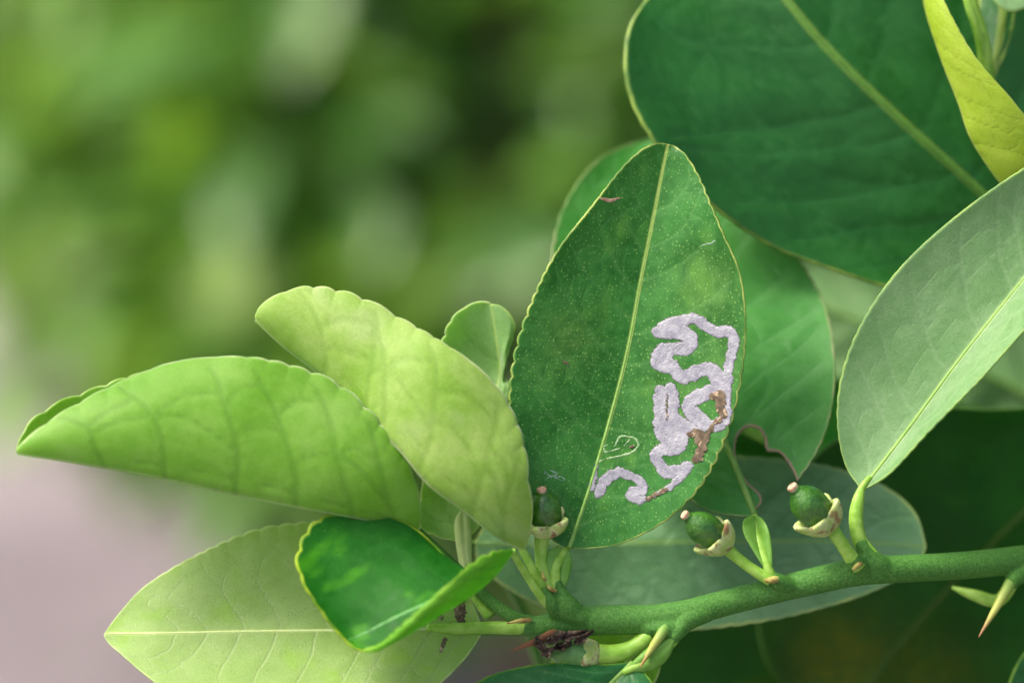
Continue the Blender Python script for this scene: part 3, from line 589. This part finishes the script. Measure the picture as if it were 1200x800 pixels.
# --- small upright leaf behind
F_M = [(545, 634, 7), (549, 570, 9), (570, 490, 11), (586, 440, 12), (583, 405, 11), (575, 357, 9)]
F_L = [(543, 634, 7), (515, 628, 7), (492, 616, 8), (494, 580, 9), (505, 500, 10), (512, 430, 10), (520, 398, 10), (530, 374, 9), (548, 359, 9), (562, 354, 9), (574, 355, 9)]
F_R = [(547, 634, 7), (565, 610, 8), (585, 550, 9), (601, 480, 10), (599, 452, 10), (592, 443, 11), (596, 415, 10), (604, 382, 9), (598, 368, 9), (586, 358, 9), (576, 356, 9)]
Fl = Leaf(F_L, F_M, F_R, bl=1.5, br=-1.5, cren=5, ncren=18, wave=.3, nv=7, quilt=.12, seed=12)
Fl.build(BR, [M_['young_f'], M_['young_dn']], (-1, 1), nt=180, nu=32, label='small pale upright leaf peeping out behind folded leaf')
petiole([(544, 630, 7, 4), (546, 655, 6, 5), (553, 690, 4, 6), (575, 722, 2, 8)], ([(546, 690, 5), (538, 660, 6), (533, 610, 6), (540, 596, 6)], [(551, 690, 4.5), (545, 640, 5.5), (542, 598, 6)], [(555, 690, 5), (553, 650, 6), (551, 610, 6), (545, 598, 6)]), Fl, wmat=VEIN_Y)

# --- grey-green leaf to the right
G_M = [(1010, 573, 2), (1060, 508, 2), (1125, 420, 1), (1200, 326, 0), (1270, 240, 0), (1335, 160, 2)]
G_L = [(1009, 573, 2), (992, 548, 1), (982, 505, -1), (984, 450, -3), (1005, 388, -5), (1048, 322, -6), (1110, 262, -7), (1200, 198, -7), (1270, 162, -4), (1335, 160, 2)]
G_R = [(1012, 574, 2), (1040, 556, 0), (1085, 508, -2), (1150, 442, -5), (1200, 386, -7), (1260, 320, -8), (1310, 250, -5), (1336, 164, 2)]
G_L = [(x, y, z + 8 * math.sin(math.pi * i / (len(G_L) - 1))) for i, (x, y, z) in enumerate(G_L)]
G = Leaf(G_L, G_M, G_R, bl=1.0, br=.6, cren=1.2, ncren=40, wave=.25, nv=9, quilt=.06, seed=14)
G.build(BR, [M_['grey_up'], M_['hero_dn']], (-1, 1), nt=240, nu=44, label='grey-green satin leaf rising on a bent stalk')
G.midrib(VEIN, 2.4, 1.0, sink=.45)
petiole([(1022, 655, 1, 11), (1008, 634, 1, 9), (1003, 606, 1, 8.5), (1006, 585, 1.5, 7), (1010, 572, 2, 4.5), (1020, 558, 2, 3.2)], None, G)

# --- leaf with an eaten hole, behind the trail-marked leaf
class Hole:
    P = np.array([(936, 575), (934, 562), (926, 546), (914, 530), (899, 527), (896, 512), (889, 502), (876, 500), (865, 510), (862, 532), (868, 552), (878, 566), (890, 577), (893, 588), (886, 598), (905, 612), (930, 600)], float)
    P = spline(np.c_[P, np.zeros(len(P))], 150)[:, :2]
    def __call__(s, p):
        x, y = p[..., 0], p[..., 1]; ins = np.zeros(x.shape, bool); Q = s.P
        for a, b in zip(Q, np.roll(Q, -1, 0)):
            c = ((a[1] > y) != (b[1] > y)) & (x < (b[0] - a[0]) * (y - a[1]) / (b[1] - a[1] + 1e-9) + a[0]); ins ^= c
        return ins
    def dist(s, p):
        D = np.full(p.shape[:-1], 1e9)
        for a in s.P[4:132]: D = np.minimum(D, np.hypot(p[..., 0] - a[0], p[..., 1] - a[1]))
        return D
H_M = [(885, 604, 4), (868, 560, 6), (845, 505, 10), (815, 430, 18), (785, 330, 28), (765, 240, 36), (772, 160, 43)]
H_L = [(884, 605, 4), (862, 604, 4), (832, 598, 5), (800, 580, 7), (740, 530, 10), (680, 450, 15), (648, 360, 22), (648, 290, 28), (664, 236, 34), (700, 188, 40), (740, 168, 43), (772, 160, 43)]
H_R = [(887, 605, 4), (905, 598, 5), (935, 562, 7), (958, 528, 10), (973, 488, 14), (979, 430, 18), (968, 362, 24), (935, 300, 30), (885, 245, 36), (830, 195, 42), (800, 170, 43), (772, 160, 43)]
H = Leaf(H_L, H_M, H_R, bl=2, br=1.5, cren=1.8, ncren=36, wave=.5, nv=10, quilt=.08, seed=21)
M_['holed_up'] = leafmat('holed_leaf_upper', (54, 130, 46), (78, 150, 66), (84, 146, 82), (150, 160, 110), cutrim=(150, 128, 106), rough=.46, spec=.3, T=.27, tcol=(120, 185, 40), vsoft=.4, vstr=.35, bulge=.0001, edgew=.55, midw=.5, dots=.4, dotcol=(96, 150, 84), bumpd=.00007)
H.build(BR, [M_['holed_up'], M_['hero_dn']], (-1, 1), nt=420, nu=150, cut=Hole(), label='broad leaf with an eaten hole at its base')
H.midrib(VEIN_D, 4.0, 1.4, sink=.4)
petiole([(905, 678, -1, 7), (898, 660, -1, 5), (888, 630, 1, 4.5), (884, 604, 4, 4.5)],
        ([(900, 672, -1.5), (884, 648, -1), (871, 622, 0), (872, 608, 1.5), (883, 603, 3)], [(902, 672, -1), (892, 640, .3), (885, 604, 3)], [(905, 672, -1.5), (905, 645, -1), (900, 618, 0), (893, 607, 1.5), (886, 603, 3)]), H)

# --- leaf under the twig, and the bright one beside the lowest fruitlet
I_M = [(742, 776, -2), (722, 794, -3), (690, 830, -5), (640, 890, -8), (590, 960, -12)]
I_L = [(738, 776, -2), (700, 778, -3), (655, 776, -4), (605, 782, -5), (560, 798, -6), (530, 830, -8), (530, 890, -11), (590, 960, -12)]
I_R = [(745, 778, -2), (765, 800, -4), (775, 840, -7), (750, 900, -11), (680, 945, -13), (590, 960, -12)]
I = Leaf(I_L, I_M, I_R, bl=-1.5, br=-1, cren=1.6, ncren=30, wave=.3, nv=9, quilt=.06, seed=31)
M_['low_up'] = leafmat('low_leaf_upper', (28, 98, 44), (44, 116, 60), (80, 142, 78), (150, 196, 66), rough=.44, spec=.35, T=.3, tcol=(120, 195, 40), dots=.5, dotcol=(104, 164, 92), edgew=.5, midw=.5, bumpd=.00007)
I.build(BR, [M_['low_up'], M_['hero_dn']], (-1, 1), nt=180, nu=36, label='dark green leaf hanging lowest under the twig')
I.midrib(VEIN, 4, 1.5, sink=.3)
petiole([(795, 736, -1, 8), (788, 750, -2, 7), (772, 765, -2.8, 6), (752, 777, -3, 5), (730, 788, -3, 4)], ([(790, 745, -2.5), (768, 752, -3), (750, 766, -3), (736, 780, -3)], [(791, 748, -3), (771, 765, -3.6), (738, 784, -3.2)], [(793, 748, -2.5), (784, 770, -3), (768, 784, -3), (742, 789, -3)]), I)
K2 = Leaf([(770, 745, 10), (730, 722, 10), (680, 722, 11), (650, 760, 12), (640, 830, 13)], [(772, 750, 10), (745, 765, 10), (720, 790, 11), (640, 832, 13)], [(774, 752, 10), (772, 790, 10), (740, 830, 11), (640, 834, 13)], nv=7, seed=5)
K2.build(BR, [M_['young_up'], M_['young_dn']], (-1, 1), nt=60, nu=20, label='bright leaf behind the lowest fruitlet')
K2.midrib(VEIN, 3, 1)

# --- fruitlets: ovary with calyx, stigma scar and stalk
def fruitlet(base, tip, R, mat, stalk, cal=1.25, label=None, ridges=0, cdepth=.42, lob=.30, squeeze=1.0):
    base, tip = np.array(base, float), np.array(tip, float); R = R * .87; cal = cal * .95
    o = lathe('fruitlet', base, tip, [(-.04, R * .4), (.0, R * .62), (.1, R * .84), (.28, R * .99), (.42, R), (.58, R * .95), (.72, R * .80), (.82, R * .60), (.89, R * .43), (.94, R * .33), (1.0, R * .29)], mat, BR, label=label, ridges=ridges, ramp=.035 if ridges else 0)
    ax = tip - base
    lathe('stigma_scar', base + ax * .92, base + ax * 1.08, [(0, R * .25), (.4, R * .28), (.8, R * .29), (1, R * .23), (.9, R * .12), (.9, R * .03)], SCAR, BR, o, ns=18)
    # thick shallow cup: outside up to the rim, then back down the inside
    a = base - ax * .30; b = base + ax * .20; k = cal
    lathe('calyx', a, b, [(-.05, R * .3), (.05, R * .55 * k), (.3, R * .84 * k), (.65, R * 1.0 * k), (.95, R * 1.08 * k), (1.06, R * 1.0 * k), (.98, R * .84 * k), (.8, R * .72 * k), (.6, R * .5 * k), (.58, R * .1)], CALYX, BR, o, ns=40, lobes=5, lob=lob)
    tube('stalk', [(x, y, z, r * .88) for x, y, z, r in stalk], PETI, BR, o, ns=14, rough=.02)
    return o
fruitlet((640, 614, -3), (635, 575, -6), 23, FRUIT, [(636, 622, -1, 12), (634, 640, -1, 9), (636, 670, -1.5, 8.5), (648, 704, -2, 10)], label='green fruitlet half hidden by the folded leaf')
fruitlet((842, 632, -1), (804, 604, -4), 22, FRUIT, [(846, 635, -1, 11), (858, 648, -1, 8), (878, 664, -1, 7.5), (903, 680, -1, 8)], label='dark round fruitlet over the grey leaf')
fruitlet((964, 608, -3), (930, 572, -6), 25, FRUIT, [(970, 613, -3, 11), (982, 630, -3, 9), (994, 648, -2, 9.5), (1006, 664, -1, 11)], label='glossy fruitlet standing clear in its pale cup')
fruitlet((690, 766, -1), (644, 764, -2), 24, FRUIT2, [(694, 766, -1, 15), (715, 766, -1, 13), (738, 760, -1, 11), (762, 744, -1, 11)], label='ribbed fruitlet lying under the twig', ridges=14, cal=.98, lob=.08)

# --- thorns
def thorn(pts, mat, label=None): return tube('thorn', pts, mat, BR, ns=12, rough=.02, label=label)
thorn([(784, 728, -1, 8), (774, 744, -3.4, 6), (763, 760, -4, 4), (750, 782, -5, .5)], THORN, 'short thorn with reddish tip')
thorn([(1194, 664, 12, 8), (1182, 686, 9, 7), (1166, 714, 7, 4.4), (1147, 746, 5, .7)], THORN, 'thorn pointing down with reddish tip')
tube('bud', [(1190, 676, 12, 8), (1170, 703, 14, 8), (1142, 697, 16, 7), (1116, 688, 18, 2)], PETI, BR)
thorn([(655, 738, -1, 6), (628, 751, -4, 4), (612, 757, -5, 2.5), (598, 763, -6, .5)], THORN_B, 'short brown thorn')
tube('bud_scar', [(622, 726, -1.6, 3), (608, 727, -2, 2.6), (594, 730, -1.6, 1)], NODE, BR, ns=9, rough=.3)
# --- dried blossom scraps clinging under the twig
DB = Thing('dried_blossom', 'dark brown dried blossom scraps clinging under the twig', 'dried blossom', W(np.array([655., 750., -2.])))
rg = np.random.default_rng(3)
for a, b, r in (((628, 745), (642, 770), 4), ((640, 752), (662, 745), 4.5), ((634, 768), (656, 754), 3.5), ((655, 748), (690, 738), 5), ((672, 752), (696, 738), 4), ((650, 758), (672, 752), 3.5), ((645, 745), (668, 742), 6), ((626, 757), (630, 744), 3)):
    a, b = np.array(a, float), np.array(b, float); d = (b - a); nrm = np.array([-d[1], d[0]]) / np.linalg.norm(d); q = rg.uniform(-3, 3)
    pt = lambda f, k, z: (*(a + d * f + nrm * k), z)
    fl = Leaf([pt(0, .5, -4), pt(.3, r + rg.uniform(-1, 2), -6), pt(.7, r * .8 + rg.uniform(-2, 1), -5), pt(1, .3, -3)], [pt(0, 0, -4), pt(.5, q * .4, -5 + rg.uniform(-1.5, .5)), pt(1, 0, -3)],
              [pt(0, -.5, -4), pt(.35, -r + rg.uniform(-1, 1), -4), pt(.7, -r * .7 + rg.uniform(-1, 2), -6), pt(1, -.3, -3)], bl=rg.uniform(-1, 1), br=rg.uniform(-1, 1), wave=.9, cren=1.6, ncren=7, nv=1, quilt=0, seed=int(a[0]))
    fl.build(DB, [DRY], (-1, 1), nt=26, nu=10, thick=.25, name='scrap')

# ------------------------------------------------------------------ neighbouring branches
UB = Thing('citrus_branch', 'citrus branch bearing the very large dark glossy leaf with a thick midrib', 'branch', W(np.array([1300., 385., 40.])), 'branches of the citrus shrub')
J_M = [(1300, 372, 38), (1230, 304, 34), (1150, 225, 31), (1050, 135, 29), (960, 46, 29), (900, -30, 31), (850, -105, 34)]
J_L = [(1297, 374, 38), (1240, 380, 33), (1150, 362, 28), (1040, 336, 25), (970, 314, 23), (900, 286, 22), (840, 246, 21), (795, 205, 21), (762, 160, 21), (740, 118, 22), (732, 76, 23), (738, 30, 25), (760, -5, 28), (800, -60, 32), (850, -105, 34)]
J_R = [(1303, 370, 38), (1330, 300, 36), (1330, 200, 34), (1290, 100, 33), (1220, 0, 32), (1120, -80, 32), (1000, -130, 33), (900, -130, 34), (850, -105, 34)]
J = Leaf(J_L, J_M, J_R, bl=2.5, br=2.5, cren=1.4, ncren=34, wave=1.2, nv=8, quilt=.2, seed=17)
J.build(UB, [M_['dark_up'], M_['dark_dn']], (-1, 1), nt=240, nu=44, thick=.45, label='very large dark green glossy leaf with thick pale midrib')
J.midrib(VEIN_J, 5, 2.4, sink=.6)
tube('twig', [(1296, 368, 38, 6), (1330, 400, 40, 9), (1400, 420, 60, 14), (1540, 440, 110, 18), (1700, 520, 150, 22)], STEM, UB, n=60)

SH = Thing('young_shoot', 'young yellow-green shoot with a narrow folded leaf in front of the large dark leaf', 'shoot', W(np.array([1250., 60., 16.])))
S_K = [(1092, -40, 16), (1085, 0, 15), (1102, 62, 13), (1125, 122, 12), (1138, 160, 12), (1172, 212, 13), (1185, 226, 14)]
S_U = [(1094, -40, 15), (1106, 0, 11), (1142, 66, 8), (1190, 122, 7), (1216, 160, 8), (1212, 200, 10), (1188, 226, 14)]
S_F = [(1090, -40, 17), (1084, 0, 19), (1104, 60, 20), (1128, 122, 20), (1142, 160, 20), (1170, 205, 18), (1185, 225, 15)]
S = Leaf(S_U, S_K, S_F, bl=-1.2, br=1, cren=1.0, ncren=18, nv=7, quilt=.03, seed=41)
S.build(SH, [M_['shoot'], M_['shoot']], (-1, -1), nt=140, nu=28, label='narrow yellow-green folded leaf')
tube('stem', [(1132, -60, 20, 7), (1138, 0, 20, 8), (1152, 50, 20, 9), (1158, 100, 22, 10), (1180, 160, 26, 11), (1230, 240, 34, 12), (1296, 372, 42, 10)], PETI, SH, n=50)
tube('bud_scale', [(1128, -20, 17, 4), (1136, 10, 17, 5), (1148, 45, 18, 4), (1156, 80, 20, 2)], PETI, SH, flat=.5)
s2 = Leaf([(1158, 96, 22), (1146, 40, 26), (1150, -20, 28), (1170, -80, 30)], [(1160, 98, 22), (1172, 40, 24), (1176, -20, 26), (1172, -80, 30)], [(1164, 98, 22), (1186, 40, 24), (1190, -20, 26), (1174, -80, 30)], nv=5, seed=2)
s2.build(SH, [M_['dark_up'], M_['dark_dn']], (1, 1), nt=60, nu=16, label='narrow dark leaf behind the stem')
s3 = Leaf([(1160, -40, 16), (1164, 0, 15), (1185, 14, 14), (1230, -10, 14), (1260, -60, 16)], [(1160, -42, 16), (1200, -35, 15), (1260, -62, 16)], [(1160, -44, 16), (1200, -80, 16), (1260, -64, 16)], nv=5, seed=2)
s3.build(SH, [M_['grey_up'], M_['hero_dn']], (-1, 1), nt=60, nu=16)
tube('petiole', [(1160, -42, 16, 3), (1148, -30, 18, 4), (1136, -10, 20, 5)], PETI, SH)

LB = Thing('citrus_branch', 'shaded citrus branch with the long grey leaf lying behind the twig', 'branch', W(np.array([560., 650., 22.])), 'branches of the citrus shrub')
Q_M = [(556, 636, 20), (620, 637, 19), (740, 635, 18), (900, 633, 18), (1000, 634, 19), (1086, 640, 22)]
Q_U = [(556, 634, 20), (580, 600, 22), (650, 560, 25), (760, 535, 28), (880, 535, 29), (980, 548, 28), (1045, 574, 26), (1074, 602, 24), (1086, 640, 22)]
Q_D = [(556, 638, 20), (562, 662, 19), (590, 686, 17), (640, 712, 15), (720, 732, 14), (800, 738, 13), (880, 730, 13), (960, 713, 14), (1030, 690, 17), (1076, 662, 20), (1086, 640, 22)]
Q = Leaf(Q_U, Q_M, Q_D, bl=.8, br=.8, cren=1.6, ncren=30, wave=.5, nv=9, quilt=.2, seed=51)
M_['under_grey'] = leafmat('grey_leaf', (98, 148, 96), (122, 168, 120), (80, 128, 76), (170, 196, 112), rough=.42, spec=.45, T=.2, tcol=(120, 180, 60), vsoft=.8, vstr=.35, bulge=.00007, edgew=.8, midw=.5, mid=(130, 170, 96), bumpd=.0001)
Q.build(LB, [M_['under_grey'], M_['hero_dn']], (-1, 1), nt=160, nu=36, label='long grey-green leaf lying level behind the twig')
N_M = [(985, 860, 56), (1020, 800, 54), (1100, 702, 48), (1200, 600, 42), (1330, 480, 38)]
N_L = [(980, 858, 56), (900, 780, 54), (890, 660, 46), (930, 560, 40), (1010, 500, 34), (1090, 478, 32), (1160, 480, 32), (1240, 478, 34), (1330, 478, 38)]
N_R = [(990, 862, 56), (1080, 880, 56), (1200, 840, 54), (1310, 740, 48), (1360, 620, 44), (1330, 482, 38)]
Nn = Leaf(N_L, N_M, N_R, bl=2, br=2, cren=1.5, ncren=30, wave=1, nv=8, quilt=.4, seed=61)
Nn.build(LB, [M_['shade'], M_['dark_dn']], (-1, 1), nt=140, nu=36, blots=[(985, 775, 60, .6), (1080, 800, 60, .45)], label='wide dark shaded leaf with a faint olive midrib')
Nn.midrib(M_VN, 2.6, 1.4, sink=.8)
O2 = Leaf([(700, 900, 76), (640, 800, 70), (690, 690, 60), (830, 640, 52), (960, 660, 54), (1080, 760, 70)], [(700, 905, 76), (800, 830, 72), (920, 790, 70), (1080, 766, 72)], [(704, 910, 76), (820, 920, 80), (960, 880, 78), (1080, 770, 72)], bl=2, br=2, nv=8, quilt=.3, seed=71, wave=1)
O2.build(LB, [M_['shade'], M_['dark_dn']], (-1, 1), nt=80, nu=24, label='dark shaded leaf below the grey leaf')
O3 = Leaf([(1180, 830, 20), (1186, 790, 20), (1220, 745, 20), (1290, 720, 24)], [(1182, 832, 20), (1230, 800, 22), (1290, 724, 24)], [(1186, 834, 20), (1260, 830, 24), (1292, 728, 24)], nv=6, seed=3)
O3.build(LB, [M_['low_up'], M_['hero_dn']], (-1, 1), nt=60, nu=16)
tube('twig', [(552, 636, 20, 4), (600, 690, 40, 6), (700, 900, 74, 8), (985, 862, 56, 9), (1180, 834, 22, 9), (1400, 800, 60, 14), (1720, 760, 140, 22)], STEM, LB, n=80)

RB = Thing('citrus_branch', 'blurred citrus branch with broad mid green leaves behind the leaf with the eaten hole', 'branch', W(np.array([1300., 500., 110.])), 'branches of the citrus shrub')
def back(Lp, Mp, Rp, mat, seed, label=None):
    l = Leaf(Lp, Mp, Rp, bl=3, br=3, cren=1.5, ncren=24, wave=1.5, nv=8, quilt=.4, seed=seed); l.build(RB, [mat, M_['dark_dn']], (-1, 1), nt=90, nu=28, label=label)
    l.midrib(VEIN_D, 5, 2, sink=.5); return l
back([(1290, 520, 100), (1200, 560, 96), (1080, 560, 92), (960, 500, 90), (900, 420, 92), (880, 330, 96)], [(1290, 515, 100), (1180, 450, 98), (1040, 390, 96), (880, 326, 98)], [(1292, 510, 100), (1240, 400, 100), (1120, 320, 98), (980, 280, 98), (880, 322, 98)], M_['grey_up'], 81, 'blurred mid green leaf in the gap')
back([(1290, 560, 80), (1180, 640, 80), (1040, 650, 78), (920, 620, 76), (830, 540, 74), (800, 470, 76)], [(1290, 556, 80), (1140, 570, 80), (960, 540, 78), (800, 466, 76)], [(1290, 552, 80), (1180, 490, 82), (1020, 450, 82), (880, 430, 80), (800, 462, 76)], M_['shade'], 83, 'dark leaf seen through the eaten hole')
tube('twig', [(1280, 515, 100, 8), (1300, 545, 92, 9), (1420, 560, 110, 14), (1700, 640, 150, 22)], STEM, RB, n=40)

# the shrub all these branches grow from (stands to the right, outside the view)
cx, cy = W(np.array([1740., 700., 145.]))[:2]
CS = Thing('citrus_shrub', 'citrus shrub trunk with forking limbs that carries the branches', 'shrub', (cx, cy, 0))
tube('trunk', [(cx + .02, cy + .02, -.03, .03), (cx, cy, .4, .026), (cx + .005, cy, .8, .022), (cx, cy + .005, 1.02, .018), (cx - .02, cy + .03, 1.3, .01)], BARK, CS, ns=16, n=40, world=True, rough=.04)
rg = np.random.default_rng(5); nl = 2600
def shade_mass(n, lo, hi): return rg.uniform(lo, hi, (n, 3))
c = np.vstack([shade_mass(450, (.06, .40, 1.17), (.75, 1.1, 1.75)), shade_mass(900, (.20, .35, .60), (.80, 1.2, 1.2)), shade_mass(900, (.02, .42, .55), (.5, .85, .80))])  # shrub crown leaves, added out of view to shade the lower right
lim = .108 + .20 * (c[:, 1] - .5); kp = ~((c[:, 0] < lim + .07) & (c[:, 2] > .84) & (c[:, 2] < 1.16)); c = c[kp]; lim = lim[kp]
fz = 1.1 - c[:, 1] * math.tan(PITCH + .119); c = c[(c[:, 2] < fz - .07) | (c[:, 2] > 1.15) | (c[:, 0] > lim + .07)]
nl = len(c); ax = rg.normal(size=(nl, 3)); ax /= np.linalg.norm(ax, axis=1)[:, None]
sd_ = np.cross(ax, np.array([0, 0, 1.0]) + rg.normal(size=(nl, 3)) * .6); sd_ /= np.linalg.norm(sd_, axis=1)[:, None]; nn = np.cross(sd_, ax)
Ls = rg.uniform(.05, .095, nl); sh = np.array([[0, 0, 0], [.3, .22, .05], [.3, -.22, .05], [.68, .2, .06], [.68, -.2, .06], [1, 0, -.08], [.3, 0, -.01], [.68, 0, -.02]]) - [.5, 0, 0]
V = (c[:, None] + Ls[:, None, None] * (sh[None, :, 0:1] * ax[:, None] + sh[None, :, 1:2] * sd_[:, None] + sh[None, :, 2:3] * nn[:, None])).reshape(-1, 3)
b = (np.arange(nl) * 8)[:, None]
F = (b[:, :, None] + np.array([[6, 7, 3, 1], [6, 2, 4, 7]])[None]).reshape(-1, 4).tolist() + (b[:, :, None] + np.array([[0, 6, 1], [0, 2, 6], [7, 5, 3], [7, 4, 5]])[None]).reshape(-1, 3).tolist()
mesh('crown', V, F, foliage('foliage_shade_crown', (34, 88, 28), (60, 116, 44), (110, 150, 80)), CS, attrs=dict(rnd=np.repeat(rg.uniform(0, .8, nl), 8)), kind='stuff')
for q in ((.15, .7, 1.45), (.5, .6, 1.5), (.35, .95, 1.3), (.15, .6, .7), (.4, .5, .8)):
    tube('limb', [(cx, cy, min(q[2], 1.0) - .12, .014), ((cx + q[0]) / 2, (cy + q[1]) / 2 + .02, q[2] - .05, .010), (q[0], q[1], q[2], .004)], BARK, CS, ns=8, n=10, world=True)
